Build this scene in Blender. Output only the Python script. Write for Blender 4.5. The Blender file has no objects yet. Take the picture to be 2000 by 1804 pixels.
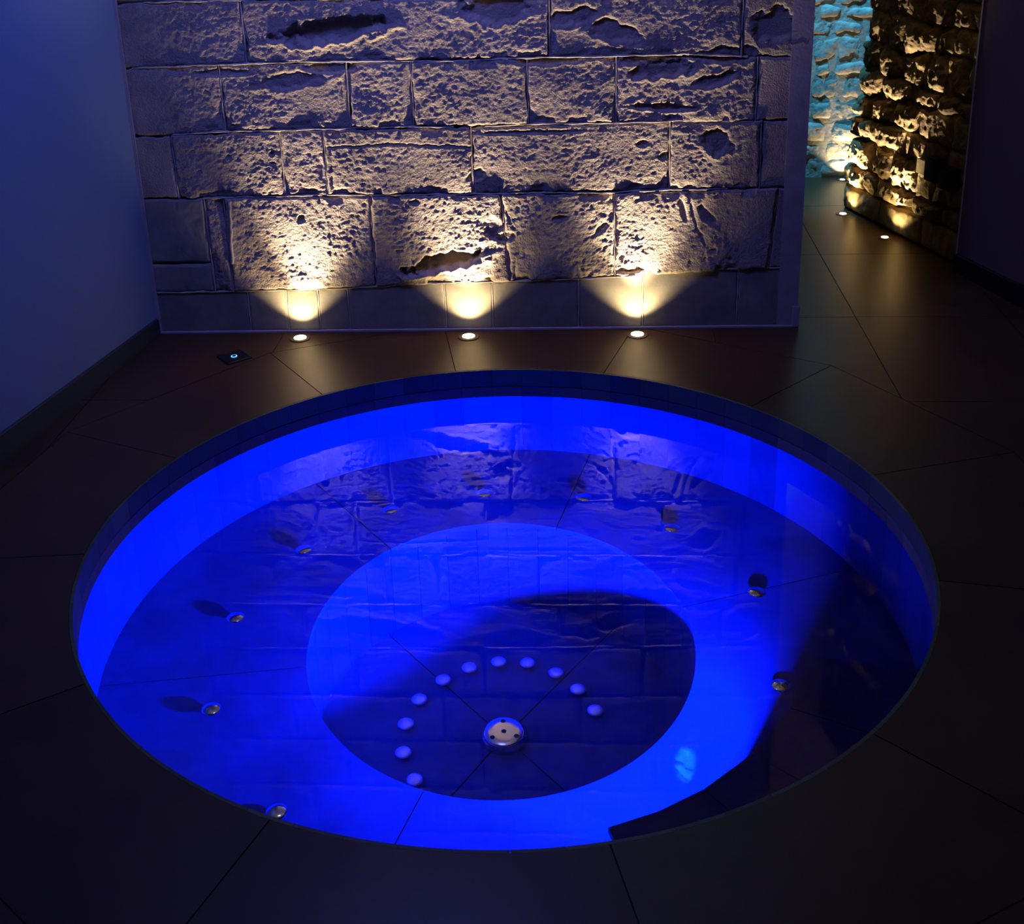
import bpy, math, random
import numpy as np
from mathutils import Matrix, Vector

C = bpy.context.scene.collection
S = bpy.context.scene
rnd = random.Random(7)
PI = math.pi

# ------------------------------------------------------------------ camera
cam_d = bpy.data.cameras.new('camera')
cam = bpy.data.objects.new('camera', cam_d); C.objects.link(cam)
RI = Vector((0.99892142, -0.01637761, -0.04344848))
UP = Vector((0.04643271, 0.35233671, 0.93472073))
FW = Vector((0.0, 0.93572999, -0.35271714))
m = Matrix.Identity(4)
for i in range(3):
    m[i][0] = RI[i]; m[i][1] = UP[i]; m[i][2] = -FW[i]
m[0][3], m[1][3], m[2][3] = 0, 0, 1.6
cam.matrix_world = m
cam_d.sensor_width = 36.0
cam_d.lens = 2399.34 / 2000 * 36.0
cam_d.shift_x = (1000 - 892.06) / 2000
cam_d.shift_y = (600 - 902) / 2000
cam_d.clip_start = 0.05
S.camera = cam

# ------------------------------------------------------------------ world, exposure
w = bpy.data.worlds.new('world'); S.world = w; w.use_nodes = True
w.node_tree.nodes['Background'].inputs[0].default_value = (0.25, 0.3, 0.6, 1)
w.node_tree.nodes['Background'].inputs[1].default_value = 0.004
S.view_settings.view_transform = 'Standard'
S.view_settings.look = 'None'
S.view_settings.exposure = 0.0
S.view_settings.gamma = 1.0
S.view_settings.use_curve_mapping = False
cy = S.cycles
cy.use_denoising = True
cy.max_bounces = 12; cy.diffuse_bounces = 4; cy.glossy_bounces = 6; cy.transmission_bounces = 8
cy.caustics_reflective = False; cy.caustics_refractive = False
cy.sample_clamp_indirect = 6.0
cy.blur_glossy = 0.5

PC = Vector((0.0757, 2.6395, 0.0))      # pool centre
R = 1.014                                # pool radius
ZW, ZS, ZF, ZT = -0.095, -0.515, -1.0, -0.35   # water, seat, well floor, step
CEIL = 2.55

def lamp(name, kind, loc, energy, color, parent=None, direction=None, **kw):
    d = bpy.data.lights.new(name, kind); d.energy = energy; d.color = color
    for k, v in kw.items(): setattr(d, k, v)
    o = bpy.data.objects.new(name, d); C.objects.link(o)
    o.location = loc
    if direction is not None:
        o.rotation_euler = Vector(direction).normalized().to_track_quat('-Z', 'Y').to_euler()
    if parent: o.parent = parent
    return o

# unseen blue lamp added over the pool to tint the walls (its fitting is built below)
BLUE_LOC = (-0.25, 3.1, CEIL - 0.05)
lamp('added_blue_fill', 'AREA', BLUE_LOC, 30.0, (0.085, 0.14, 1.0), direction=(-0.12, 0.18, -1), shape='DISK', size=0.5)
# unseen turquoise passage lamp, added to colour the far wall
CYAN_LOC = (1.42, 5.42, 2.25)
lamp('added_turquoise_spot', 'SPOT', CYAN_LOC, 300.0, (0.055, 0.42, 0.85), direction=(0.36, 0.40, -1.85), spot_size=math.radians(44), spot_blend=0.5, shadow_soft_size=0.05)
# unseen turquoise accent lamp, added to light a patch high on the stone wall
ACC_LOC = (0.79, 3.59, CEIL - 0.08)
ACC_AIM = (-1.0726 + 0.9953 * 1.91, 4.1244 - 0.0969 * 1.91, 1.68)
lamp('added_turquoise_accent', 'SPOT', ACC_LOC, 9000.0, (0.02, 0.75, 0.9), direction=[a - b for a, b in zip(ACC_AIM, ACC_LOC)], spot_size=math.radians(5.5), spot_blend=0.5, shadow_soft_size=0.01)

# ------------------------------------------------------------------ materials
def mat(name, color, rough=0.8, metal=0.0, var=None, var_scale=6.0, detail=5.0, bump=0.0, bump_scale=60.0, rand=0.0,
        spec=0.5, bump_dist=0.002, coords='Object', rough_var=0.0, stretch=(1, 1, 1), emit=None, emit_s=0.0):
    M = bpy.data.materials.new(name); M.use_nodes = True
    nt = M.node_tree; N = nt.nodes; L = nt.links
    b = N['Principled BSDF']
    b.inputs['Base Color'].default_value = (*color, 1)
    b.inputs['Roughness'].default_value = rough
    b.inputs['Metallic'].default_value = metal
    b.inputs['Specular IOR Level'].default_value = spec
    if emit:
        b.inputs['Emission Color'].default_value = (*emit, 1); b.inputs['Emission Strength'].default_value = emit_s
    tc = N.new('ShaderNodeTexCoord'); mp = N.new('ShaderNodeMapping'); mp.inputs['Scale'].default_value = stretch
    L.new(tc.outputs[coords], mp.inputs['Vector'])
    vec = mp.outputs['Vector']
    if rand:
        oi = N.new('ShaderNodeObjectInfo')
        ad = N.new('ShaderNodeVectorMath'); ad.operation = 'ADD'
        ml = N.new('ShaderNodeMath'); ml.operation = 'MULTIPLY'; ml.inputs[1].default_value = 31.7
        L.new(oi.outputs['Random'], ml.inputs[0]); L.new(vec, ad.inputs[0]); L.new(ml.outputs[0], ad.inputs[1])
        vec = ad.outputs['Vector']
    if var:
        n = N.new('ShaderNodeTexNoise'); n.inputs['Scale'].default_value = var_scale; n.inputs['Detail'].default_value = detail
        n.inputs['Roughness'].default_value = 0.62
        L.new(vec, n.inputs['Vector'])
        r = N.new('ShaderNodeValToRGB'); r.color_ramp.elements[0].position = 0.32; r.color_ramp.elements[1].position = 0.68
        r.color_ramp.elements[0].color = (*var, 1); r.color_ramp.elements[1].color = (*color, 1)
        L.new(n.outputs['Fac'], r.inputs[0]); out = r.outputs['Color']
        if rand:
            hs = N.new('ShaderNodeHueSaturation')
            mr = N.new('ShaderNodeMapRange'); mr.inputs['To Min'].default_value = 1 - rand; mr.inputs['To Max'].default_value = 1 + rand
            L.new(oi.outputs['Random'], mr.inputs['Value']); L.new(mr.outputs['Result'], hs.inputs['Value']); L.new(out, hs.inputs['Color'])
            out = hs.outputs['Color']
        L.new(out, b.inputs['Base Color'])
        if rough_var:
            mr2 = N.new('ShaderNodeMapRange'); mr2.inputs['To Min'].default_value = rough - rough_var; mr2.inputs['To Max'].default_value = rough + rough_var
            L.new(n.outputs['Fac'], mr2.inputs['Value']); L.new(mr2.outputs['Result'], b.inputs['Roughness'])
    if bump:
        n2 = N.new('ShaderNodeTexNoise'); n2.inputs['Scale'].default_value = bump_scale; n2.inputs['Detail'].default_value = 4.0
        L.new(vec, n2.inputs['Vector'])
        bp = N.new('ShaderNodeBump'); bp.inputs['Strength'].default_value = bump; bp.inputs['Distance'].default_value = bump_dist
        L.new(n2.outputs['Fac'], bp.inputs['Height']); L.new(bp.outputs['Normal'], b.inputs['Normal'])
    return M

M_stone = mat('tan_sandstone', (0.54, 0.43, 0.33), 0.92, var=(0.36, 0.285, 0.225), var_scale=9, bump=1.0, bump_scale=190, rand=0.08, spec=0.2, bump_dist=0.0035)
M_plinth = mat('grey_sandstone', (0.42, 0.36, 0.27), 0.85, var=(0.27, 0.24, 0.19), var_scale=10, bump=0.22, bump_scale=120, rand=0.10, spec=0.25)
M_mortar = mat('lime_mortar', (0.60, 0.51, 0.44), 0.95, var=(0.46, 0.38, 0.32), var_scale=14, bump=0.35, bump_scale=110, spec=0.2)
M_rubble = mat('brown_rubble_stone', (0.40, 0.29, 0.14), 0.9, var=(0.15, 0.10, 0.05), var_scale=14, bump=0.8, bump_scale=70, rand=0.2, spec=0.2, bump_dist=0.006)
M_rmortar = mat('sandy_mortar', (0.36, 0.27, 0.14), 0.95, var=(0.22, 0.16, 0.08), var_scale=18, bump=0.4, bump_scale=60, spec=0.2)
M_far = mat('pale_rubble_stone', (0.62, 0.56, 0.44), 0.9, var=(0.36, 0.32, 0.26), var_scale=22, bump=0.8, bump_scale=60, rand=0.1, spec=0.2, bump_dist=0.006)
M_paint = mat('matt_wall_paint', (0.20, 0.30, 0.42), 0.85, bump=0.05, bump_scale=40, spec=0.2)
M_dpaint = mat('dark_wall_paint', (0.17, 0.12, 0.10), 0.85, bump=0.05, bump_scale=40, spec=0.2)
M_base = mat('grey_baseboard', (0.035, 0.055, 0.05), 0.5, spec=0.3)
M_bbase = mat('black_baseboard', (0.012, 0.012, 0.014), 0.6, spec=0.3)
M_floor = mat('brown_porcelain_tile', (0.088, 0.049, 0.022), 0.36, var=(0.050, 0.031, 0.016), var_scale=3.2, detail=8, bump=0.12, bump_scale=26, rand=0.10, spec=0.25, rough_var=0.08, coords='Object')
M_grout = mat('dark_grout', (0.010, 0.009, 0.008), 0.9)
M_pool = mat('slate_pool_tile', (0.165, 0.165, 0.17), 0.55, var=(0.12, 0.12, 0.13), var_scale=5, rand=0.22, bump=0.08, bump_scale=40, spec=0.25)
M_coping = mat('dark_slate_coping', (0.09, 0.125, 0.05), 0.5, var=(0.07, 0.10, 0.04), var_scale=7, rand=0.30, bump=0.08, bump_scale=40, spec=0.3)
M_seat = mat('slate_seat_slab', (0.24, 0.24, 0.27), 0.55, var=(0.12, 0.12, 0.15), var_scale=4.5, detail=7, rand=0.06, bump=0.35, bump_scale=9, spec=0.25, bump_dist=0.006)
M_pgrout = mat('pool_grout', (0.012, 0.012, 0.014), 0.9)
M_steel = mat('brushed_steel', (0.80, 0.80, 0.78), 0.18, metal=1.0)
M_satin = mat('satin_steel', (0.8, 0.8, 0.78), 0.5, metal=1.0)
M_steel2 = mat('polished_steel', (0.62, 0.64, 0.58), 0.09, metal=1.0)
M_hole = mat('dark_recess', (0.01, 0.01, 0.015), 0.6)
M_bezel = mat('bronze_bezel', (0.10, 0.07, 0.04), 0.4, metal=0.8)
M_lens = mat('warm_lit_lens', (0.9, 0.85, 0.7), 0.4, emit=(1.0, 0.88, 0.62), emit_s=6.0)
M_black = mat('black_plastic', (0.012, 0.012, 0.014), 0.35, spec=0.4)
M_blueled = mat('blue_led', (0.05, 0.2, 0.6), 0.4, emit=(0.10, 0.42, 1.0), emit_s=2.2)
M_blueglow = mat('added_blue_diffuser', (0.1, 0.2, 0.8), 0.4, emit=(0.10, 0.2, 1.0), emit_s=1.0)
M_uwlens = mat('underwater_blue_lens', (0.1, 0.2, 0.8), 0.4, emit=(0.0, 0.02, 1.0), emit_s=3.0)
M_cyanlens = mat('added_turquoise_lens', (0.1, 0.6, 0.8), 0.4, emit=(0.05, 0.6, 1.0), emit_s=2.0)
M_white = mat('white_metal', (0.7, 0.7, 0.7), 0.4)
M_beadm = mat('pale_plaster_bead', (0.55, 0.50, 0.45), 0.8)

M_water = bpy.data.materials.new('clear_pool_water'); M_water.use_nodes = True
nt = M_water.node_tree
for n in list(nt.nodes):
    if n.type == 'BSDF_PRINCIPLED': nt.nodes.remove(n)
g = nt.nodes.new('ShaderNodeBsdfGlass'); g.inputs['IOR'].default_value = 1.33; g.inputs['Roughness'].default_value = 0.0
nt.links.new(g.outputs[0], nt.nodes['Material Output'].inputs['Surface'])

# ------------------------------------------------------------------ helpers
def tag(o, label=None, cat=None, group=None, kind=None):
    if label: o['label'] = label
    if cat: o['category'] = cat
    if group: o['group'] = group
    if kind: o['kind'] = kind
    return o

def link(name, me, m_, parent=None, loc=None, rz=None):
    if me.materials.find(m_.name) < 0 and len(me.materials) == 0: me.materials.append(m_)
    o = bpy.data.objects.new(name, me); C.objects.link(o)
    if parent: o.parent = parent
    if loc is not None: o.location = loc
    if rz is not None: o.rotation_euler = (0, 0, rz)
    return o

def mesh(name, verts, faces, m_, parent=None, loc=None, rz=None, smooth=False):
    me = bpy.data.meshes.new(name); me.from_pydata([tuple(v) for v in verts], [], faces); me.update()
    if smooth:
        for p in me.polygons: p.use_smooth = True
    return link(name, me, m_, parent, loc, rz)

def empty(name, loc, label=None, cat=None, group=None, rz=0):
    o = bpy.data.objects.new(name, None); C.objects.link(o); o.location = loc; o.rotation_euler = (0, 0, rz)
    return tag(o, label, cat, group)

def prism_vf(poly, z0, z1, off=0):
    n = len(poly)
    v = [(x, y, z0) for x, y in poly] + [(x, y, z1) for x, y in poly]
    f = [tuple(reversed([off + i for i in range(n)])), tuple(off + n + i for i in range(n))]
    f += [(off + i, off + (i + 1) % n, off + n + (i + 1) % n, off + n + i) for i in range(n)]
    return v, f

def prism(name, poly, z0, z1, m_, parent=None, **k):
    v, f = prism_vf(poly, z0, z1); return mesh(name, v, f, m_, parent, **k)

def prisms(name, polys, z0, z1, m_, parent=None, **k):
    V, F_ = [], []
    for p in polys:
        v, f = prism_vf(p, z0, z1, len(V)); V += v; F_ += f
    return mesh(name, V, F_, m_, parent, **k)

def obox(name, O, u, n, u0, u1, z0, z1, d0, d1, m_, parent=None):
    """box on a wall frame: u along, n outward"""
    V = []
    for z in (z0, z1):
        for a, d in ((u0, d0), (u1, d0), (u1, d1), (u0, d1)):
            V.append((O[0] + u[0] * a + n[0] * d, O[1] + u[1] * a + n[1] * d, z))
    F_ = [(0, 1, 2, 3), (7, 6, 5, 4), (0, 4, 5, 1), (1, 5, 6, 2), (2, 6, 7, 3), (3, 7, 4, 0)]
    return mesh(name, V, F_, m_, parent)

def lathe(name, prof, m_, parent=None, loc=None, seg=28, smooth=True, closed_top=True):
    V, F_ = [], []
    for r, z in prof:
        for i in range(seg):
            a = 2 * PI * i / seg; V.append((r * math.cos(a), r * math.sin(a), z))
    for j in range(len(prof) - 1):
        for i in range(seg):
            k = (i + 1) % seg
            F_.append((j * seg + i, j * seg + k, (j + 1) * seg + k, (j + 1) * seg + i))
    F_.append(tuple(reversed(range(seg))))
    t = (len(prof) - 1) * seg; F_.append(tuple(t + i for i in range(seg)))
    o = mesh(name, V, F_, m_, parent, loc)
    if smooth:
        for p in o.data.polygons: p.use_smooth = len(p.vertices) == 4
    return o

# convex clipping (2D) ----------------------------------------------------
def clip(poly, a, b, c):
    """keep a*x+b*y<=c"""
    out = []
    for i in range(len(poly)):
        p, q = poly[i], poly[(i + 1) % len(poly)]
        dp = a * p[0] + b * p[1] - c; dq = a * q[0] + b * q[1] - c
        if dp <= 0: out.append(p)
        if dp * dq < 0:
            t = dp / (dp - dq); out.append((p[0] + (q[0] - p[0]) * t, p[1] + (q[1] - p[1]) * t))
    return out
def area(p): return 0.5 * sum(p[i][0] * p[(i + 1) % len(p)][1] - p[(i + 1) % len(p)][0] * p[i][1] for i in range(len(p)))
def minus_convex(poly, hull):
    """pieces of poly outside a convex hull (ccw)"""
    pieces, rest = [], poly
    for i in range(len(hull)):
        p, q = hull[i], hull[(i + 1) % len(hull)]
        a, b = (q[1] - p[1]), -(q[0] - p[0]); c = a * p[0] + b * p[1]      # inside: a x + b y <= c
        out = clip(rest, -a, -b, -c)
        if len(out) > 2 and abs(area(out)) > 1e-6: pieces.append(out)
        rest = clip(rest, a, b, c)
        if len(rest) < 3: break
    return pieces

# numpy noise -------------------------------------------------------------
_g = np.random.RandomState(3)
_perm = np.concatenate([_g.permutation(256)] * 3)
_ga = _g.rand(256) * 2 * PI
_gx, _gy = np.cos(_ga), np.sin(_ga)
def perlin(x, y):
    xi = np.floor(x).astype(int); yi = np.floor(y).astype(int)
    xf, yf = x - xi, y - yi; xi &= 255; yi &= 255
    u = xf ** 3 * (xf * (xf * 6 - 15) + 10); v = yf ** 3 * (yf * (yf * 6 - 15) + 10)
    def gr(ix, iy, dx, dy):
        h = _perm[_perm[ix & 255] + (iy & 255)]; return _gx[h] * dx + _gy[h] * dy
    a = gr(xi, yi, xf, yf); b = gr(xi + 1, yi, xf - 1, yf)
    c = gr(xi, yi + 1, xf, yf - 1); d = gr(xi + 1, yi + 1, xf - 1, yf - 1)
    return (a + u * (b - a)) + v * ((c + u * (d - c)) - (a + u * (b - a)))
def fbm(x, y, s, o=3, seed=0.0, g=0.5):
    t = 0; a = 1.0
    for i in range(o):
        t = t + a * perlin(x * s + seed * 17.3 + i * 5.1, y * s + seed * 9.7 + i * 3.3); s *= 2.03; a *= g
    return t
def ridge(x, y, s, o=3, seed=0.0):
    t = 0; a = 1.0
    for i in range(o):
        t = t + a * (1 - 2.6 * np.abs(perlin(x * s + seed * 7.3 + i * 5.1, y * s + seed * 3.7))); s *= 2.1; a *= 0.5
    return t
def sstep(a, b, x):
    t = np.clip((x - a) / (b - a), 0, 1); return t * t * (3 - 2 * t)

def grid_mesh(name, P, m_, parent):
    """P: (nv, nu, 3) grid; a skirt ring is expected to be included already"""
    nv, nu = P.shape[:2]
    me = bpy.data.meshes.new(name)
    me.vertices.add(nv * nu); me.vertices.foreach_set('co', P.reshape(-1).astype(np.float32))
    idx = np.arange(nv * nu).reshape(nv, nu)
    q = np.stack([idx[:-1, :-1], idx[:-1, 1:], idx[1:, 1:], idx[1:, :-1]], -1).reshape(-1)
    nf = (nv - 1) * (nu - 1)
    me.loops.add(nf * 4); me.loops.foreach_set('vertex_index', q.astype(np.int32))
    me.polygons.add(nf); me.polygons.foreach_set('loop_start', np.arange(0, nf * 4, 4, dtype=np.int32))
    me.polygons.foreach_set('use_smooth', np.ones(nf, dtype=bool))
    me.update(calc_edges=True); me.validate()
    return link(name, me, m_, parent)

def stone(frame, corners, hfun, m_, parent, step=0.0045, wob=0.003, skirt=0.06, name='stone', seed=0, wsc=14, round_=0.008, rdrop=0.008):
    """a block on wall frame (O,u,n); corners (u,v) bl, br, tr, tl; hfun(U,V,s,t,edge)->outward height"""
    O, u, n = frame
    bl, br, tr, tl = [np.array(c, float) for c in corners]
    W = max(np.linalg.norm(br - bl), np.linalg.norm(tr - tl)); H_ = max(np.linalg.norm(tl - bl), np.linalg.norm(tr - br))
    nu = max(4, int(W / step)); nv = max(4, int(H_ / step))
    s, t = np.meshgrid(np.linspace(0, 1, nu + 1), np.linspace(0, 1, nv + 1))
    Pt = ((1 - s) * (1 - t))[..., None] * bl + (s * (1 - t))[..., None] * br + (s * t)[..., None] * tr + ((1 - s) * t)[..., None] * tl
    U, V = Pt[..., 0].copy(), Pt[..., 1].copy()
    # edge wobble of the outline only, fading inwards
    eu = np.minimum(s, 1 - s) * W; ev = np.minimum(t, 1 - t) * H_
    fade = np.exp(-np.minimum(eu, ev) / 0.02)
    U += wob * fbm(Pt[..., 0], Pt[..., 1], wsc, 3, seed + 1) * 2 * fade
    V += wob * fbm(Pt[..., 0], Pt[..., 1], wsc, 3, seed + 5) * 2 * fade
    edge = np.minimum(eu, ev)
    h = hfun(U, V, s, t, edge)
    k = np.clip(1 - edge / round_, 0, 1)
    h = h - rdrop * k * k
    P = np.stack([O[0] + u[0] * U + n[0] * h, O[1] + u[1] * U + n[1] * h, V + 0 * h], -1)
    # skirt
    back = np.array([n[0], n[1], 0.0])
    Q = np.pad(P, ((1, 1), (1, 1), (0, 0)), mode='edge')
    hp = np.pad(h, 1, mode='edge')
    msk = np.ones(hp.shape, bool); msk[1:-1, 1:-1] = False
    Q[msk] -= back * (hp[msk] + skirt)[:, None]
    return grid_mesh(name, Q, m_, parent)

# ================================================================== SETTING
# ---- floor ------------------------------------------------------------
FX0, FX1, FY0, FY1 = -2.2, 3.1, -0.9, 6.3
NP = 96
rimpoly = [(PC.x + (R + 0.001) * math.cos(2 * PI * i / NP), PC.y + (R + 0.001) * math.sin(2 * PI * i / NP)) for i in range(NP)]
rim_out = [(PC.x + (R + 0.012) * math.cos(2 * PI * i / NP), PC.y + (R + 0.012) * math.sin(2 * PI * i / NP)) for i in range(NP)]
base = prisms('floor', minus_convex([(FX0, FY0), (FX1, FY0), (FX1, FY1), (FX0, FY1)], rim_out), -0.03, -0.004, M_grout)
tag(base, kind='structure')
# room outline (convex hull used to cull tiles)
jang = [-150, -116, -82, -49, -16, 12, 40, 68, 95, 120, 151, 180]      # radial joints round the pool
RO = 1.44
def pol(a, r): return (PC.x + r * math.cos(math.radians(a)), PC.y + r * math.sin(math.radians(a)))
ring = [pol(a, RO) for a in jang]
GAP = 0.0014
LWA, LWB = (-1.3224, 3.1421), (-1.0761, 4.1149)
WB0, WB1 = (-1.0726, 4.1244), (1.1583, 3.9073)
def behind_back(poly):
    pts = [(-1.0726 - .3, 4.1244 + .03), (1.1583, 3.9073), (1.205, 4.4), (-1.3, 4.6)]
    h = pts if area(pts) > 0 else pts[::-1]
    return minus_convex(poly, h)
def cut_left(poly):
    d = (LWB[0] - LWA[0], LWB[1] - LWA[1]); a, b = -d[1], d[0]
    c = a * LWA[0] + b * LWA[1]
    return clip(poly, a, b, c)
def cut_right(poly):
    p, q = (1.9018, 4.3921), (1.9777, 3.9790)
    a, b = -(q[1] - p[1]), (q[0] - p[0]); c = a * p[0] + b * p[1]
    return clip(poly, a, b, c + 0.2)
for i in range(len(jang)):
    a0, a1 = jang[i], jang[(i + 1) % len(jang)]
    if a1 < a0: a1 += 360
    g0 = math.degrees(GAP / R); g1 = math.degrees(GAP / RO)
    inner_n = 12
    inn = [pol(a0 + g0 + (a1 - a0 - 2 * g0) * k / inner_n, R + .0088) for k in range(inner_n + 1)]
    out = [pol(a1 - g1, RO), pol(a0 + g1, RO)]
    v, f, ps = [], [], []
    oo = lambda k: (out[1][0] + (out[0][0] - out[1][0]) * k / inner_n, out[1][1] + (out[0][1] - out[1][1]) * k / inner_n)
    for k in range(inner_n):
        q = [inn[k], oo(k), oo(k + 1), inn[k + 1]]
        if area(q) < 0: q = q[::-1]
        q = cut_left(q)
        if len(q) > 2: ps += [x for x in behind_back(q) if abs(area(x)) > 1e-7]
    if ps: prisms('floor_tile', ps, -0.02, 0.0, M_floor, base)
th = math.radians(-6.5)
ex, ey = (math.cos(th), math.sin(th)), (-math.sin(th), math.cos(th))
ringg = [pol(a, RO + 0.003) for a in jang]
GO = (0.890, 3.903)      # a grid joint crossing
GO = (1.385, 3.967)
for i in range(-8, 4):
    for j in range(-8, 4):
        x0, x1, y0, y1 = i * 0.5 + GAP, (i + 1) * 0.5 - GAP, j * 0.69 + GAP, (j + 1) * 0.69 - GAP
        q = [(GO[0] + ex[0] * x + ey[0] * y, GO[1] + ex[1] * x + ey[1] * y) for x, y in ((x0, y0), (x1, y0), (x1, y1), (x0, y1))]
        q = cut_right(cut_left(q)) if len(cut_left(q)) > 2 else []
        if len(q) > 2: q = clip(q, 0, 1, FY1)
        if len(q) > 2: q = clip(q, 0, -1, -FY0)
        if len(q) < 3: continue
        ps = []
        for p_ in minus_convex(q, ringg): ps += behind_back(p_)
        ps = [p_ for p_ in ps if abs(area(p_)) > 1e-5]
        if ps: prisms('floor_tile', ps, -0.02, 0.0, M_floor, base)

# ---- stone feature wall -------------------------------------------------
BW = (np.array([-1.07258517, 4.12438221]), np.array([0.99530, -0.09685]), np.array([-0.09685, -0.99530]))
LW_ = 2.2415
def frame_pt(fr, u_, d, z): return (fr[0][0] + fr[1][0] * u_ + fr[2][0] * d, fr[0][1] + fr[1][1] * u_ + fr[2][1] * d, z)
wall_back = obox('wall_back', BW[0], BW[1], BW[2], -0.12, LW_ - 0.004, -0.02, CEIL, -0.42, -0.056, M_mortar)
tag(wall_back, kind='structure')

def interp(tab, x): return float(np.interp(x, [t_[0] for t_ in tab], [t_[1] for t_ in tab]))
J = [
 [(0, 0.004), (2.25, 0.004)],
 [(0.016, .153), (.345, .156), (.48, .158), (.593, .158), (.699, .162), (.772, .165), (1.039, .177), (1.206, .178), (1.499, .183), (1.694, .193), (1.72, .211), (2.24, .214)],
 [(0.017, .5), (.225, .497), (.498, .499), (.649, .501), (.83, .494), (1.153, .494), (1.454, .491), (1.624, .488), (1.81, .494), (2.24, .492)],
 [(.005, .716), (.145, .72), (.305, .728), (.672, .727), (.957, .728), (1.161, .721), (1.339, .727), (1.624, .723), (1.839, .726), (2.085, .715), (2.24, .721)],
 [(0, .948), (.4, .953), (.76, .951), (1.078, .94), (1.36, .944), (1.623, .94), (1.835, .941), (2.028, .927), (2.24, .918)],
 [(0, 1.160), (.42, 1.157), (1.137, 1.143), (1.783, 1.125), (2.24, 1.11)],
 [(0, 1.38), (1.1, 1.37), (2.24, 1.35)],
 [(0, 1.60), (1.2, 1.59), (2.24, 1.58)],
 [(0, 1.83), (1.2, 1.83), (2.24, 1.82)],
 [(0, 2.06), (2.24, 2.05)],
 [(0, 2.30), (2.24, 2.29)],
 [(0, CEIL - .005), (2.24, CEIL - .005)],
]
XS = [
 [0.0, .337, .475, .590, .696, 1.037, 1.204, 1.502, 1.722, 2.043, LW_],
 [0.0, .222, .290, .800, (1.268, 1.245), 1.625, (2.14, 2.16), LW_],
 [0.0, .134, .508, .656, 1.152, 1.805, 2.099, LW_],
 [0.0, .325, .751, .964, 1.343, 1.629, 2.078, LW_],
 [0.0, .42, 1.417, 2.025, LW_],
 [0.0, .62, 1.12, 1.74, LW_], [0.0, .34, .95, 1.5, LW_], [0, .55, 1.1, 1.8, LW_], [0, .4, .9, 1.5, LW_], [0, .6, 1.2, 1.7, LW_], [0, .3, .9, 1.6, LW_],
]
CAV = [  # uc, vc, ru, rv, depth, tilt
 (.71, 1.052, .185, .040, .050, .10), (1.035, .255, .150, .034, .052, .22), (1.775, .772, .095, .014, .026, -.05),
 (1.955, .655, .060, .042, .022, -.25), (1.245, 1.105, .12, .055, .030, 0), (1.62, 1.02, .10, .035, .022, -.3), (1.50, 1.07, .09, .03, .02, .2),
 (.575, .895, .12, .030, .014, .1), (.70, .93, .10, .020, .016, 0), (1.78, .895, .11, .030, .024, .1), (1.94, .855, .075, .022, .020, .25), (1.70, .925, .09, .02, .016, 0),
 (.558, .421, .013, .017, .024, -.6), (.475, .648, .009, .010, .014, 0), (.477, .615, .010, .009, .012, 0),
 (1.215, .375, .035, .040, .016, .6), (1.255, .34, .04, .02, .015, .3), (1.68, .218, .050, .018, .024, .1), (1.165, .56, .035, .022, .014, .3),
 (1.715, .653, .022, .014, .014, 0), (1.44, .405, .03, .012, .012, .2), (.95, .47, .02, .01, .01, 0), (1.79, .61, .03, .012, .013, .2),
 (2.13, 1.02, .09, .06, .028, 0), (1.99, .935, .10, .03, .02, 0), (1.35, .70, .2, .008, .010, 0),
 (1.42, .935, .12, .018, .014, 0), (.33, .925, .1, .014, .012, 0), (1.93, .405, .05, .02, .012, -.9), (1.585, .37, .03, .015, .012, .8), (1.85, .43, .012, .05, .010, .35),
]
CRACK = [((1.238, .495), (1.285, .37)), ((1.865, .49), (1.895, .37)), ((1.895, .37), (1.93, .30)), ((.90, .672), (1.15, .655)), ((.66, .665), (.90, .672)), ((1.17, .36), (1.245, .325))]
def segdist(U, V, a, b):
    ax, ay = a; bx, by = b; dx, dy = bx - ax, by - ay
    t = np.clip(((U - ax) * dx + (V - ay) * dy) / (dx * dx + dy * dy), 0, 1)
    return np.hypot(U - ax - t * dx, V - ay - t * dy)
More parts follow.
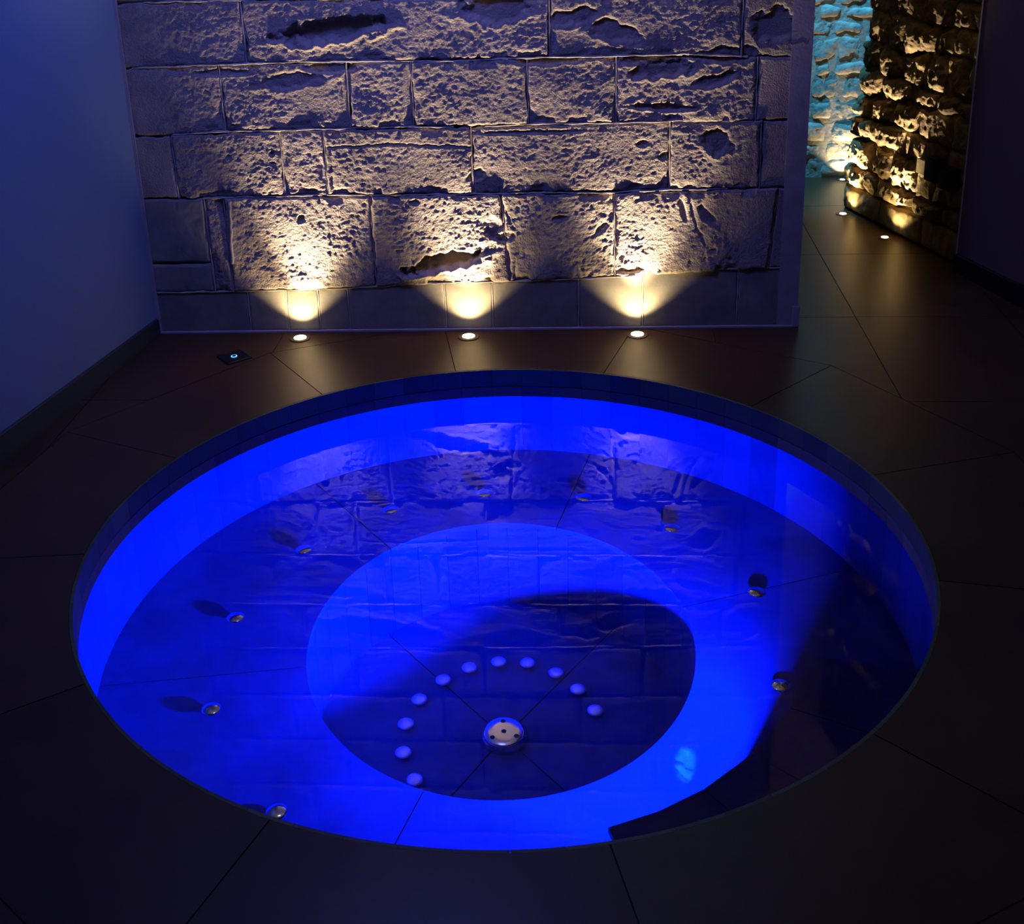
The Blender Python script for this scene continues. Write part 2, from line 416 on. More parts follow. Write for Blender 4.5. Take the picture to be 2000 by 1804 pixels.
def wall_h(row, seed, proud, rough, smoothx=True):
    def f(U, V, s, t, edge):
        # roughness grows towards the top of the wall, calm at both ends
        k = rough * (1.75 - 0.85 * sstep(0.2, 0.9, V)) * (0.35 + 0.65 * sstep(0.02, 0.25, U)) * (1 - 0.70 * sstep(1.98, 2.2, U))
        wu = U + 0.010 * fbm(U, V, 11, 2, seed + 3); wv = V + 0.010 * fbm(U, V, 11, 2, seed + 8)
        h = proud + 0.0
        h = h + 0.0038 * k * fbm(wu, wv, 5.0, 2, seed)
        patch = sstep(-0.35, 0.25, fbm(U, V, 5.0, 2, seed + 20))
        h = h + (0.35 + 0.65 * patch) * k * 0.0017 * fbm(wu * 0.8, wv * 1.2, 24, 3, seed + 2, 0.6)
        h = h + (0.55 + 0.45 * patch) * k * 0.0013 * fbm(wu * 0.75, wv * 1.2, 75, 2, seed + 6, 0.8)
        # tooled diagonal grain
        h = h + 0.0006 * k * fbm(U * 1.0 + V * 0.6, (V - U * 0.55) * 2.3, 62, 1, seed + 4)
        # pits
        pn = perlin(wu * 38 + seed, wv * 55 + seed * 3)
        h = h - 0.0030 * k * sstep(0.36, 0.55, pn) * (0.3 + 0.7 * patch)
        for (uc, vc, ru, rv, dp, ti) in CAV:
            if row and (abs(uc - U.mean()) < 1.2):
                dp = dp * (.72 if dp > .035 else .5)
                c_, s_ = math.cos(ti), math.sin(ti)
                du, dv = U - uc, V - vc
                x = (du * c_ + dv * s_) / ru; y = (-du * s_ + dv * c_) / rv
                q = np.hypot(x, y) + 0.28 * fbm(U, V, 22, 3, seed * 0 + uc * 3) / 0.6
                h = h - dp * (1 - sstep(0.62, 1.02, q)) + 0.16 * dp * np.exp(-((q - 1.16) / 0.14) ** 2) * sstep(0.0, -0.5, y)
        for a_, b_ in CRACK:
            d = segdist(U + 0.006 * fbm(U, V, 30, 2, 2), V + 0.006 * fbm(U, V, 30, 2, 4), a_, b_)
            h = h - 0.004 * row * (1 - sstep(0.001, 0.005, d))
        # chipped top arrises
        ch = sstep(0.05, 0.35, fbm(U, V * 0.3, 12, 3, seed + 9)) * (1 - sstep(0.010, 0.030, edge))
        h = h - 0.0045 * k * ch
        return np.maximum(h, -0.034) if row else h
    return f
prd = {(1, 0): .002, (1, 1): .005, (1, 2): .008, (1, 3): .010, (1, 4): .008, (1, 5): .009, (1, 6): .004}
for r_ in range(11):
    xs = XS[r_]
    for c_ in range(len(xs) - 1):
        xa, xb = xs[c_], xs[c_ + 1]
        xa = xa if isinstance(xa, tuple) else (xa, xa); xb = xb if isinstance(xb, tuple) else (xb, xb)
        gx = 0.0026
        gy = 0.0016
        crn = []
        for (x, row_, sg) in ((xa[0] + gx, r_, 1), (xb[0] - gx, r_, 1), (xb[1] - gx, r_ + 1, -1), (xa[1] + gx, r_ + 1, -1)):
            crn.append((x, interp(J[row_], x) + sg * gy))
        seed = r_ * 13 + c_ * 3
        if r_ == 0:
            pr, ro = rnd.uniform(-.001, .001), 0.10
        else:
            pr, ro = prd.get((r_, c_), rnd.uniform(.004, .0075)), (1.3 if r_ >= 3 else 1.05)
            if xa[0] > 2.0: pr, ro = .003, .35
            if r_ >= 5: ro *= .6
            if r_ == 7 and xa[0] >= 1.5: ro = 8.0
            if c_ == 0: pr, ro = .004, (1.1 if r_ >= 3 else .4)
        hf = wall_h(1 if r_ in (1, 2, 3, 4) else 0, seed, pr, ro)
        if r_ == 1 and c_ == 0:
            # two stones, one above the other, in the left corner
            mid = 0.262
            stone(BW, [crn[0], crn[1], (crn[1][0], mid - .003), (crn[0][0], mid - .003)], hf, M_plinth, wall_back, seed=seed)
            stone(BW, [(crn[0][0], mid + .003), (crn[1][0], mid + .003), crn[2], crn[3]], hf, M_plinth, wall_back, seed=seed + 1)
            continue
        stone(BW, crn, hf, M_plinth if r_ == 0 else M_stone, wall_back, step=0.0036 if r_ <= 4 else (0.006 if r_ in (6, 7) and xa[0] >= 1.5 else 0.012), seed=seed,
              round_=0.003 if r_ == 0 else 0.007, rdrop=0.0015 if r_ == 0 else 0.006, wob=0.0015 if r_ == 0 else 0.0042, wsc=18)
# raised mortar ribbons along the bed joints
def ribbon(row, u0, u1, hgt, wid, seed):
    us = np.arange(u0, u1, 0.004); nn = len(us)
    cv = np.array([interp(J[row], float(x)) for x in us]) + 0.0035 * fbm(us, us * 0, 14, 3, seed)
    amp = hgt * np.clip(0.75 + 1.3 * fbm(us, us * 0, 9, 3, seed + 2), 0.15, 1.6) * sstep(u0, u0 + .1, us) * (1 - sstep(u1 - .1, u1, us))
    ww = wid * (0.8 + 0.9 * fbm(us, us * 0, 20, 2, seed + 6))
    rows = []
    for q in (-1.0, -0.7, -0.25, 0.25, 0.7, 1.0):
        hh = -0.006 + (amp + 0.006 + 0.004) * math.sqrt(max(0, 1 - abs(q) ** 2.2))
        rows.append(np.stack([BW[0][0] + BW[1][0] * us + BW[2][0] * hh, BW[0][1] + BW[1][1] * us + BW[2][1] * hh, cv + q * ww], -1))
    grid_mesh('mortar_joint', np.array(rows), M_mortar, wall_back)
for row, a_, b_ in ((2, .22, 1.05), (2, 1.02, 2.0), (3, .14, 1.1), (3, 1.2, 2.1), (4, .03, .98), (4, .95, 2.05), (5, .1, 2.0)):
    ribbon(row, a_, b_, 0.0032, 0.0042, row * 3 + a_ * 7)
def vribbon(p0, p1, hgt, wid, seed):
    (u0, v0_), (u1, v1_) = p0, p1
    vs = np.arange(v0_, v1_ + .003, 0.005); t = (vs - v0_) / (v1_ - v0_)
    cu = u0 + (u1 - u0) * t + 0.003 * fbm(vs, vs * 0, 14, 3, seed)
    ww = wid * (0.9 + 0.8 * fbm(vs, vs * 0, 18, 2, seed + 6)); rows = []
    for q in (-1.0, -0.7, 0.0, 0.7, 1.0):
        hh = -0.008 + (hgt + 0.008) * math.sqrt(max(0, 1 - abs(q) ** 2.2)) + 0.0008 * fbm(vs, vs * 0, 30, 2, seed)
        uu = cu + q * ww
        rows.append(np.stack([BW[0][0] + BW[1][0] * uu + BW[2][0] * hh, BW[0][1] + BW[1][1] * uu + BW[2][1] * hh, vs], -1))
    grid_mesh('mortar_joint', np.array(rows), M_mortar, wall_back)
for r_ in range(0, 5):
    for c_, x_ in enumerate(XS[r_][1:-1]):
        x_ = x_ if isinstance(x_, tuple) else (x_, x_)
        vribbon((x_[0], interp(J[r_], x_[0])), (x_[1], interp(J[r_ + 1], x_[1])), 0.0005 if r_ == 0 else 0.0035, 0.0036, r_ * 5 + c_)
ribbon(1, 0.0, LW_ - .05, 0.0, 0.004, 77)
stone(BW, [(.293, .255), (.305, .255), (.318, .495), (.303, .495)], lambda U, V, s, t, e: .012 + .002 * fbm(U, V, 40, 2, 3), M_mortar, wall_back, name='mortar_streak', step=.005, round_=.004, rdrop=.006, wob=.004)
# smooth plaster strip at the free end and pale bead at its foot
obox('plaster_strip', BW[0], BW[1], BW[2], LW_ - 0.062, LW_ + 0.004, 0.002, CEIL, -0.02, 0.0045, M_mortar, wall_back)
obox('plaster_patch', BW[0], BW[1], BW[2], LW_ - 0.012, LW_ + 0.010, 0.002, 0.075, -0.02, 0.009, M_beadm, wall_back)
obox('floor_bead', BW[0], BW[1], BW[2], 0.0, LW_, -0.002, 0.006, -0.01, 0.008, M_beadm, wall_back)
obox('corner_bead', BW[0], BW[1], BW[2], -0.004, 0.010, 0.0, CEIL, -0.01, 0.007, M_mortar, wall_back)

# ---- left painted wall ----------------------------------------------------
ul = np.array([0.24546, 0.96941]); nl = np.array([0.96941, -0.24546])
LF = (np.array(LWA), ul, nl)
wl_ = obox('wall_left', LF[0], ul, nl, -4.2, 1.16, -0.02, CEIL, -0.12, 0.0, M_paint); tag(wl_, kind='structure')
# tapering baseboard, 9 cm tall at the near end, 6 cm at the corner
def taper(name, fr, u0, u1, h0, h1, d, m_):
    O, u, n = fr
    V = []
    for (a, hh) in ((u0, h0), (u1, h1)):
        for dd, z in ((0, 0.0), (d, 0.0), (d, hh - 0.003), (d - 0.003, hh), (0, hh)):
            V.append((O[0] + u[0] * a + n[0] * dd, O[1] + u[1] * a + n[1] * dd, z))
    F_ = [(0, 1, 2, 3, 4), (9, 8, 7, 6, 5)] + [(i, 5 + i, 5 + (i + 1) % 5, (i + 1) % 5) for i in range(5)]
    return tag(mesh(name, V, F_, m_), kind='structure')
taper('baseboard_left', LF, -4.1, 1.002, 0.215, 0.059, 0.010, M_base)

# ---- right dark wall -------------------------------------------------------
ur = np.array([0.18060, -0.98356]); nr = np.array([-0.98356, -0.18060])
RF = (np.array([1.9018, 4.3921]), ur, nr)
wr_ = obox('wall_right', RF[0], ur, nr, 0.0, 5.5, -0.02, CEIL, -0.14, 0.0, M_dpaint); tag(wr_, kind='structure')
taper('baseboard_right', RF, 0.0, 5.4, 0.068, 0.20, 0.012, M_bbase)
tr_ = obox('trim_1', RF[0], ur, nr, -0.006, 0.002, 0.0, CEIL, -0.14, 0.002, M_beadm); tag(tr_, kind='structure')
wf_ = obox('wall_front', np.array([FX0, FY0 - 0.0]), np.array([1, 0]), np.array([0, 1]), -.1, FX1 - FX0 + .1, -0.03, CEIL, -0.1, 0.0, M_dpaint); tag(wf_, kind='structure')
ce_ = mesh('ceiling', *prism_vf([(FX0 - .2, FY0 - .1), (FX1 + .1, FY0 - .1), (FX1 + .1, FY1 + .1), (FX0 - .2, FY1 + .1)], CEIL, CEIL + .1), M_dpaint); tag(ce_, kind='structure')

# ---- passage rubble wall ------------------------------------------------------
up_ = np.array([0.19655, -0.98049]); np_ = np.array([-0.98049, -0.19655])
PF = (np.array([1.7554, 5.3091]), up_, np_)
wp = obox('wall_passage', PF[0], up_, np_, 0.10, 0.92, -0.02, CEIL, -0.40, -0.020, M_rmortar); tag(wp, kind='structure')
def lean(v): return 0.0 + 0.10 * sstep(0.48, 0.53, np.array(v)) * 0.55 + 0.06 * np.clip(v, 0, 1.2) / 1.1      # far end steps back with height
def rub_h(seed, proud, amp):
    def f(U, V, s, t, edge):
        b = (1 - np.abs(2 * s - 1) ** 3.0) * (1 - np.abs(2 * t - 1) ** 3.0)
        h = proud * b
        h = h + amp * (0.022 * fbm(U, V, 11, 3, seed) + 0.012 * fbm(U, V, 34, 3, seed + 4, .6))
        h = h - 0.012 * amp * sstep(.2, .5, perlin(U * 40 + seed, V * 40))
        return h
    return f
rr = random.Random(21)
v0 = 0.10
rowi = 0
stone(PF, [(0.01, .002), (.30, .002), (.30, .105), (0.01, .105)], rub_h(3, .012, .5), M_rmortar, wp, step=.008, name='plinth_stone', skirt=.04)
stone(PF, [(.304, .002), (.62, .002), (.62, .118), (.304, .105)], rub_h(4, .010, .35), M_rmortar, wp, step=.008, name='plinth_stone', skirt=.04)
stone(PF, [(.624, .002), (.90, .002), (.90, .125), (.624, .118)], rub_h(5, .008, .3), M_rmortar, wp, step=.008, name='plinth_stone', skirt=.04)
prev = [(0.0, .11), (0.3, .11), (.62, .125), (1.02, .13)]
v = 0.115
while v < CEIL - 0.1:
    hgt = rr.uniform(.07, .135) if v < 1.2 else rr.uniform(.13, .2)
    if v + hgt > CEIL - .12: hgt = CEIL - .01 - v
    nxt = [(x, v + hgt + (rr.uniform(-.024, .024) if v + hgt < CEIL - .05 else 0)) for x in (0, .2, .4, .6, .8, 1.02)]
    x = float(lean(v + hgt / 2)); first = x
    while x < .885:
        wd = rr.uniform(.08, .23)
        if .90 - (x + wd) < .07: wd = .90 - x
        j_ = lambda: rr.uniform(-.012, .012)
        cr = [(x + .004, interp(prev, x) + .004), (x + wd - .004, interp(prev, x + wd) + .004), (x + wd - .004 + j_() * 2, interp(nxt, x + wd) - .004), (x + .004 + j_() * 2, interp(nxt, x) - .004)]
        cu, cv = x + wd / 2, v + hgt / 2
        sock = (0.60 < cu + wd / 2 and 0.24 < cv + hgt / 2 and cu - wd / 2 < 0.87 and cv - hgt / 2 < .42)
        mm = M_rubble
        stone(PF, cr, rub_h(rr.uniform(0, 60), (.006 if sock else rr.uniform(.010, .036) * (1 if cu < .75 else .5)), (.3 if sock else .75)), mm, wp,
              step=.0060 if v < 1.15 else .02, wob=.016, wsc=8, skirt=.045, round_=.012, rdrop=.014, seed=rr.uniform(0, 50))
        x += wd
    prev = nxt; v += hgt; rowi += 1
# black socket plates and pale stone beside them
def socket(u0, u1, z0, z1, label):
    fr = PF
    o = empty('socket_plate', frame_pt(fr, (u0 + u1) / 2, 0.03, z0), label, 'socket plate', 'black plates on the rubble wall')
    b = obox('plate', (0, 0), up_, np_, -(u1 - u0) / 2, (u1 - u0) / 2, 0, z1 - z0, -0.03, 0.020, M_black, o)
    c = obox('cover_flap', (0, 0), up_, np_, -(u1 - u0) / 2 + .008, (u1 - u0) / 2 - .008, .008, z1 - z0 - .008, 0.020, 0.026, M_black, o)
socket(.685, .760, .298, .392, 'left black socket plate low on the brown rubble wall, next to the pale stone')
socket(.778, .850, .290, .372, 'right black socket plate low on the rubble wall, beside the dark wall edge')
obox('pale_stone', PF[0], up_, np_, .585, .678, .300, .356, -0.01, 0.022, M_rmortar, wp)

# ---- far turquoise-lit wall ---------------------------------------------------
uf = np.array([0.98360, -0.18037]); nf_ = np.array([-0.18037, -0.98360])
FF = (np.array([1.7342, 5.8227]), uf, nf_)
wfar = obox('wall_far', FF[0], uf, nf_, -1.3, 0.9, -0.02, CEIL, -0.25, 0.0, M_far); tag(wfar, kind='structure')
prev = [(-1.3, .0), (.9, .0)]
v = 0.0
while v < 1.6:
    hgt = rr.uniform(.06, .12)
    nxt = [(x, v + hgt + rr.uniform(-.012, .012)) for x in (-1.3, -.3, -.1, .1, .3, .5, .9)]
    x = -0.42 + rr.uniform(-.05, .05)
    while x < .55:
        wd = rr.uniform(.08, .2)
        j_ = lambda: rr.uniform(-.018, .018)
        cr = [(x + .005, interp(prev, x) + .005), (x + wd - .005, interp(prev, x + wd) + .005), (x + wd - .005 + j_(), interp(nxt, x + wd) - .005), (x + .005 + j_(), interp(nxt, x) - .005)]
        stone(FF, cr, rub_h(rr.uniform(0, 60), rr.uniform(.003, .012), .38), M_far, wfar, step=.009, wob=.010, wsc=10, skirt=.03, round_=.016, rdrop=.006, seed=rr.uniform(0, 50))
        x += wd
    prev = nxt; v += hgt

# ================================================================== POOL
pool = empty('plunge_pool', PC, 'round sunken spa pool with slate walls, ring seat and central well lit blue', 'pool')
def arc_box(r0, r1, a0, a1, z0, z1, n=3):
    V, F_ = [], []
    for i in range(n + 1):
        a = a0 + (a1 - a0) * i / n
        for r, z in ((r0, z0), (r1, z0), (r1, z1), (r0, z1)):
            V.append((r * math.cos(a), r * math.sin(a), z))
    for i in range(n):
        b, c = i * 4, i * 4 + 4
        for k in range(4):
            F_.append((b + k, b + (k + 1) % 4, c + (k + 1) % 4, c + k))
    F_.append((3, 2, 1, 0)); e = n * 4; F_.append((e, e + 1, e + 2, e + 3))
    return V, F_
NT = 66
da = 2 * PI / NT; ga = 0.0004 / R
me_w = bpy.data.meshes.new('wall_tile'); V, F_ = arc_box(R + .001, R + .020, ga, da - ga, ZS - .02, -0.0595); me_w.from_pydata(V, [], F_)
me_e = bpy.data.meshes.new('coping_tile'); V, F_ = arc_box(R, R + .008, ga, da - ga, -0.057, -0.0003); me_e.from_pydata(V, [], F_)
for k in range(NT):
    link('coping_tile', me_e, M_coping, pool, rz=k * da + .02)
    link('wall_tile', me_w, M_pool, pool, rz=k * da + .02)
# shell behind the tiles
def ring_shell(name, r0, r1, z0, z1, m_, n=96):
    V, F_ = [], []
    for i in range(n):
        a = 2 * PI * i / n
        for r, z in ((r0, z0), (r1, z0), (r1, z1), (r0, z1)): V.append((r * math.cos(a), r * math.sin(a), z))
    for i in range(n):
        b, c = i * 4, ((i + 1) % n) * 4
        for k in range(4): F_.append((b + k, b + (k + 1) % 4, c + (k + 1) % 4, c + k))
    return mesh(name, V, F_, m_, pool)
ring_shell('pool_shell', R + .0125 + .008, R + .06, ZS - .06, -0.031, M_pgrout)
ring_shell('grout_ring', R + .0125, R + .0205, -0.0585, -0.031, M_pgrout)
# well ellipse (local to the pool)
EC = (0.0713 - PC.x, 2.6674 - PC.y); EA, EB, ET = 0.4970, 0.5445, math.radians(-3.75)
def ell(a, k=0.0):
    """point of the well outline in the direction a from the pool centre (approx.), k offset"""
    x, y = (EA + k) * math.cos(a - ET), (EB + k) * math.sin(a - ET)
    return (EC[0] + x * math.cos(ET) - y * math.sin(ET), EC[1] + x * math.sin(ET) + y * math.cos(ET))
sj = [14.5, 70.5, 123.0, 185.0, 247.5]
def seat_param(deg):   # ellipse parameter whose point lies in direction deg from the pool centre
    best = min(range(3600), key=lambda k: abs((math.degrees(math.atan2(ell(k * PI / 1800)[1], ell(k * PI / 1800)[0])) - deg + 180) % 360 - 180))
    return best * PI / 1800
for i in range(5):
    a0, a1 = sj[i], sj[(i + 1) % 5]
    if a1 < a0: a1 += 360
    p0, p1 = seat_param(a0), seat_param(a1 % 360)
    if p1 < p0: p1 += 2 * PI
    n = 22 if a1 - a0 < 90 else 48; gi = .0016
    inn, out = [], []
    for k in range(n + 1):
        e0 = gi / EA; q = p0 + e0 + (p1 - p0 - 2 * e0) * k / n; inn.append(ell(q))
        e1 = math.degrees(gi / R); q = math.radians(a0 + e1 + (a1 - a0 - 2 * e1) * k / n); out.append(((R + .0005) * math.cos(q), (R + .0005) * math.sin(q)))
    V = [(x, y, z) for z in (ZS - .03, ZS) for x, y in inn + out]; m2 = 2 * (n + 1); F_ = []
    for k in range(n):
        F_ += [(k, n + 1 + k, n + 2 + k, k + 1)[::-1], (m2 + k, m2 + n + 1 + k, m2 + n + 2 + k, m2 + k + 1),
               (k, k + 1, m2 + k + 1, m2 + k), (n + 1 + k, m2 + n + 1 + k, m2 + n + 2 + k, n + 2 + k)]
    F_ += [(0, m2, m2 + n + 1, n + 1), (n, n + n + 1, m2 + n + n + 1, m2 + n)]
    mesh('seat_slab', V, F_, M_seat, pool)
# bed under the seat slabs
V, F_ = [], []
n = 96
for i in range(n):
    a = 2 * PI * i / n; x, y = ell(a, .004)
    V += [(x, y, ZS - .034), ((R + .02) * math.cos(a), (R + .02) * math.sin(a), ZS - .034)]
for i in range(n):
    j = (i + 1) % n; F_.append((2 * i, 2 * i + 1, 2 * j + 1, 2 * j))
mesh('seat_bed', V, F_, M_pgrout, pool)
# well wall tiles
NWt = 34
for i in range(NWt):
    a0, a1 = 2 * PI * i / NWt + .0018, 2 * PI * (i + 1) / NWt - .0018
    V, F_ = [], []
    nn = 3
    for k in range(nn + 1):
        a = a0 + (a1 - a0) * k / nn
        for kk, z in ((.001, ZF - .01), (.020, ZF - .01), (.020, ZS - .031), (.001, ZS - .031)):
            x, y = ell(a, kk); V.append((x, y, z))
    for k in range(nn):
        b, c = k * 4, k * 4 + 4
        for q in range(4): F_.append((b + q, b + (q + 1) % 4, c + (q + 1) % 4, c + q))
    F_.append((3, 2, 1, 0)); e = nn * 4; F_.append((e, e + 1, e + 2, e + 3))
    mesh('well_tile', V, F_, M_pool, pool)
V, F_ = [], []
for i in range(96):
    a = 2 * PI * i / 96; x, y = ell(a, .021); V += [(x, y, ZF - .05), (x, y, ZS - .035)]
for i in range(96):
    j = (i + 1) % 96; F_.append((2 * i, 2 * i + 1, 2 * j + 1, 2 * j))
mesh('well_backing', V, F_, M_pgrout, pool)
# well floor slabs
fj = [46, 130, 231.5, 309]
DC = (0.073 - PC.x, 2.657 - PC.y)
for i in range(4):
    a0, a1 = fj[i], fj[(i + 1) % 4]
    if a1 < a0: a1 += 360
    pts = []
    for k in range(25):
        a = math.radians(a0 + (a1 - a0) * k / 24); pts.append(ell(a, .0015))
    am = math.radians((a0 + a1) / 2)
    # inset by half a joint
    o_ = (DC[0] + .003 * math.cos(am), DC[1] + .003 * math.sin(am))
    poly = [o_] + [(x + .0022 * math.cos(am), y + .0022 * math.sin(am)) for x, y in pts]
    poly = [o_] + [(DC[0] + (x - DC[0]) * .999, DC[1] + (y - DC[1]) * .999) for x, y in poly[1:]]
    prism('floor_slab', poly, ZF - .02, ZF, M_seat, pool)
lathe('well_bed', [(.60, ZF - .06), (.60, ZF - .012)], M_pgrout, pool, seg=64)

# entry step in front of the right wall
sa = [-76, -67, -58, -46, -32, -17]
sr = [.733, .733, .733, .735, .742, .751]
for (i0, i1) in ((0, 2), (2, 3), (3, 4), (4, 5)):
    pin = [(sr[k] * math.cos(math.radians(sa[k])), sr[k] * math.sin(math.radians(sa[k]))) for k in range(i0, i1 + 1)]
    g_ = math.degrees(.0012 / .9)
    na = 8
    po = [((R - .0005) * math.cos(math.radians(sa[i0] + g_ + (sa[i1] - sa[i0] - 2 * g_) * k / na)), (R - .0005) * math.sin(math.radians(sa[i0] + g_ + (sa[i1] - sa[i0] - 2 * g_) * k / na))) for k in range(na + 1)]
    def shift(p, deg, s_):
        a = math.radians(deg); return (p[0] - s_ * .0012 * math.sin(a), p[1] + s_ * .0012 * math.cos(a))
    pin[0] = shift(pin[0], sa[i0], 1); pin[-1] = shift(pin[-1], sa[i1], -1)
    poly = po + pin[::-1]
    if area(poly) < 0: poly = poly[::-1]
    prism('step_slab', poly, ZT - .022, ZT, M_seat, pool)
inn = [((r + .014) * math.cos(math.radians(a)), (r + .014) * math.sin(math.radians(a))) for r, a in zip(sr, [-75.2, -67, -58, -46, -32, -17.8])]
out = [((R - .001) * math.cos(math.radians(-17.8 - (75.2 - 17.8) * k / 12)), (R - .001) * math.sin(math.radians(-17.8 - (75.2 - 17.8) * k / 12))) for k in range(13)]
poly = inn + out
if area(poly) < 0: poly = poly[::-1]
prism('step_riser', poly, ZS + .0002, ZT - .0222, M_pool, pool)

# underwater lamp in the riser
LA = math.radians(-53); LN = math.radians(128)
LP = Vector((.740 * math.cos(LA), .740 * math.sin(LA), -0.395))
uw = bpy.data.objects.new('underwater_lamp', bpy.data.meshes.new('underwater_lamp'))
lo = lathe('underwater_lamp', [(.0215, -.004), (.0215, .002), (.020, .004), (.018, .003)], M_steel, pool, loc=LP)
lo.rotation_euler = Vector((math.cos(LN), math.sin(LN), 0)).to_track_quat('Z', 'Y').to_euler()
ln_ = lathe('lens', [(.016, .003), (.016, .0045)], M_uwlens, lo)
bpy.data.objects.remove(uw)
UW_E = 260.0
d = (math.cos(LN), math.sin(LN), 0.0)
lamp('underwater_light', 'AREA', Vector(LP) + Vector((d[0] * .006, d[1] * .006, 0)), UW_E, (0.0, 0.0055, 1.0), parent=pool, direction=d, shape='DISK', size=0.03, spread=math.radians(140))

# air jets
def jet_mesh(name, r):
    prof = [(r * .55, 0), (r * .55, r * .34), (r * .96, r * .38), (r, r * .46), (r * .95, r * .56), (r * .78, r * .66), (r * .45, r * .74), (r * .1, r * .77)]
    return prof
seat_j = [(-.231, 3.308), (.059, 3.378), (.363, 3.326), (.600, 3.134), (-.479, 3.112), (-.632, 2.803), (.769, 2.807), (.737, 2.436), (-.638, 2.448), (-.441, 2.115)]
well_j = [(-.012, 2.921), (.073, 2.939), (.156, 2.929), (.233, 2.883), (.287, 2.814), (.325, 2.730), (-.087, 2.876), (-.154, 2.804), (-.190, 2.714), (-.195, 2.612), (-.164, 2.518)]
first = None
for (x, y) in seat_j:
    if first is None: first = lathe('air_jet', [(q_, z_ * .62) for q_, z_ in jet_mesh('air_jet', .025)], M_steel2, pool, loc=(x - PC.x, y - PC.y, ZS), seg=24)
    else:
        o = first.copy(); C.objects.link(o); o.location = (x - PC.x, y - PC.y, ZS)
first = None
for (x, y) in well_j:
    if first is None: first = lathe('air_jet', jet_mesh('air_jet', .0225), M_satin, pool, loc=(x - PC.x, y - PC.y, ZF), seg=24)
    else:
        o = first.copy(); C.objects.link(o); o.location = (x - PC.x, y - PC.y, ZF)
# suction drain
dr = lathe('drain_cover', [(.064, 0), (.064, .008), (.058, .018), (.053, .022), (.0525, .0235)], M_steel2, pool, loc=(DC[0], DC[1], ZF), seg=48)
lathe('cover_plate', [(.0515, .0232), (.0515, .0290), (.0500, .0300), (.030, .0304), (.010, .0306)], M_steel, dr, seg=48)
for a in (90, 212, 330, None):
    p = (0, 0) if a is None else (.037 * math.cos(math.radians(a)), .037 * math.sin(math.radians(a)))
    lathe('screw_hole', [(.0065, .0295), (.0065, .0312)], M_hole, dr, loc=(p[0], p[1], 0), seg=14)

# water
wt = lathe('pool_water', [(R + .010, ZS - .032), (R + .010, ZW)], M_water, None, loc=PC, seg=96, smooth=False)
# replace by a stepped body: seat-wide above, well-wide below
bpy.data.objects.remove(wt)
V, F_ = [], []
n = 96
for i in range(n):
    a = 2 * PI * i / n; c_, s_ = math.cos(a), math.sin(a)
    x, y = ell(a, .010)
    V += [((R + .010) * c_, (R + .010) * s_, ZW), ((R + .010) * c_, (R + .010) * s_, ZS - .033), (x, y, ZS - .033), (x, y, ZF - .011)]
for i in range(n):
    j = (i + 1) % n
    for k in range(3): F_.append((4 * i + k, 4 * i + k + 1, 4 * j + k + 1, 4 * j + k))
F_.append(tuple(4 * i for i in range(n))); F_.append(tuple(4 * i + 3 for i in reversed(range(n))))
wt = mesh('pool_water', V, F_, M_water, None, loc=PC)
tag(wt, 'clear still water filling the round pool to just below its rim', 'water', kind='stuff')

# ================================================================== LAMPS AND SMALL THINGS
WARM = (1.0, 0.79, 0.46)
def uplight(x, y, aim, label, r=.0275, wide=8.0, narrow=100.0, tilt=15, wsize=104, nsize=74, ntilt=-11, side=0.0, group='round uplights set in the floor', color=WARM, lens_s=1.0):
    o = empty('floor_uplight', (x, y, 0), label, 'floor light', group)
    # bezel ring
    n = 32; V, F_ = [], []
    prof = [(r + .010, 0.0), (r + .010, .0020), (r + .007, .0035), (r, .0030), (r, .0005)]
    for i in range(n):
        a = 2 * PI * i / n
        for q, z in prof: V.append((q * math.cos(a), q * math.sin(a), z))
    for i in range(n):
        j = (i + 1) % n
        for k in range(4): F_.append((5 * i + k, 5 * j + k, 5 * j + k + 1, 5 * i + k + 1))
        F_.append((5 * i + 4, 5 * j + 4, 5 * j, 5 * i))
    mesh('bezel', V, F_, M_bezel, o)
    a = Vector((aim[0], aim[1], 0)).normalized()
    lathe('lens', [(r * .98, .0004), (r * .98, .0016)], M_hole, o, seg=28)
    le = lathe('lamp_face', [(r * .80, .0012), (r * .80, .0034)], M_lens, o, loc=(a.x * r * .14, a.y * r * .14, 0), seg=28)
    def dirv(t, s_=0.0): return (a.x * math.sin(math.radians(t)) + a.y * s_, a.y * math.sin(math.radians(t)) - a.x * s_, math.cos(math.radians(t)))
    lamp('wide_beam', 'SPOT', (0, 0, .006), wide, color, o, dirv(tilt), spot_size=math.radians(wsize), spot_blend=.75, shadow_soft_size=.008)
    lamp('narrow_beam', 'SPOT', (0, 0, .006), narrow, (color[0], color[1] + (.04 if color[2] > .4 else 0), color[2] + (.18 if color[2] > .4 else 0)), o, dirv(ntilt, side), spot_size=math.radians(nsize), spot_blend=1.0, shadow_soft_size=.006)
    return o
toward = (0.09685, 0.9953)
uplight(-.555, 4.007, toward, 'floor uplight at the foot of the stone wall, nearest the blue painted wall', side=.14)
uplight(.036, 3.948, toward, 'floor uplight at the foot of the stone wall, middle of the row of three')
uplight(.614, 3.895, toward, 'floor uplight at the foot of the stone wall, nearest the dark passage')
uplight(1.717, 5.184, (-np_[0], -np_[1]), 'farther of two small floor uplights along the brown rubble wall', r=.018, wide=5, ntilt=-8, narrow=85, color=(1, .79, .42), group='small uplights in the passage floor')
uplight(1.780, 4.828, (-np_[0], -np_[1]), 'nearer of two small floor uplights along the brown rubble wall', r=.018, wide=5, ntilt=-8, narrow=85, color=(1, .79, .42), group='small uplights in the passage floor')
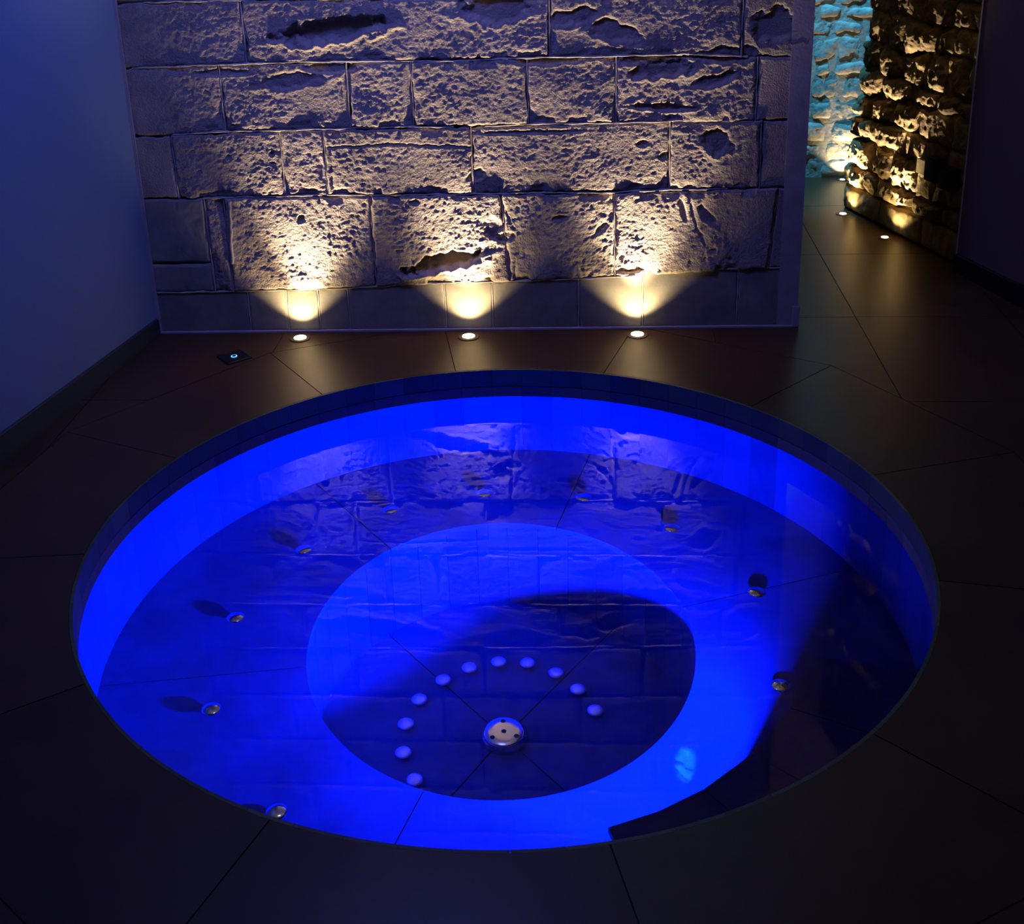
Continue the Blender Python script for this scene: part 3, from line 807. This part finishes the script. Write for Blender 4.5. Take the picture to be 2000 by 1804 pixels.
uplight(1.890, 5.740, (-nf_[0], -nf_[1]), 'distant floor uplight below the turquoise wall, half hidden by the rubble wall', r=.014, wide=5, narrow=14, group='small uplights in the passage floor')

# push button plate on the floor
bt = empty('push_button', (-.763, 3.858, 0), 'square black floor plate with glowing blue button, left of the uplights', 'push button', rz=math.radians(36))
h = .044
mesh('plate', [(-h, -h, 0), (h, -h, 0), (h, h, 0), (-h, h, 0), (-h, -h, .004), (h, -h, .004), (h, h, .004), (-h, h, .004), (-h + .003, -h + .003, .006), (h - .003, -h + .003, .006), (h - .003, h - .003, .006), (-h + .003, h - .003, .006)],
     [(3, 2, 1, 0), (0, 1, 5, 4), (1, 2, 6, 5), (2, 3, 7, 6), (3, 0, 4, 7), (4, 5, 9, 8), (5, 6, 10, 9), (6, 7, 11, 10), (7, 4, 8, 11), (8, 9, 10, 11)], M_black, bt)
V, F_ = [], []
for i in range(24):
    a = 2 * PI * i / 24
    for q, z in ((.0075, .006), (.0105, .006), (.0105, .0075), (.0075, .0075)): V.append((q * math.cos(a), q * math.sin(a), z))
for i in range(24):
    j = (i + 1) % 24
    for k in range(4): F_.append((4 * i + k, 4 * i + (k + 1) % 4, 4 * j + (k + 1) % 4, 4 * j + k))
tag(mesh('light_ring', V, F_, M_blueled, bt), 'glowing blue ring')
lathe('button', [(.0068, .006), (.0066, .0085), (.005, .009)], M_black, bt, seg=20)

# added out-of-view ceiling fittings for the blue and turquoise lamps above
def ceil_fit(name, loc, r, lens, label, cat='ceiling light'):
    o = empty(name, (loc[0], loc[1], CEIL), label, cat)
    lathe('housing', [(r + .02, -.03), (r + .02, 0.0)], M_white, o, seg=32)
    lathe('diffuser', [(r, -.034), (r, -.0301)], lens, o, seg=32)
ceil_fit('added_fill_lamp', BLUE_LOC, .27, M_blueglow, 'large round blue ceiling lamp above the pool, unseen and added for fill light')
ceil_fit('added_spotlight', (CYAN_LOC[0], CYAN_LOC[1] - .0), .04, M_cyanlens, 'small unseen turquoise ceiling spotlight added in the passage')
ceil_fit('added_spotlight', ACC_LOC, .03, M_cyanlens, 'small unseen turquoise ceiling spotlight added to light the sandstone wall')
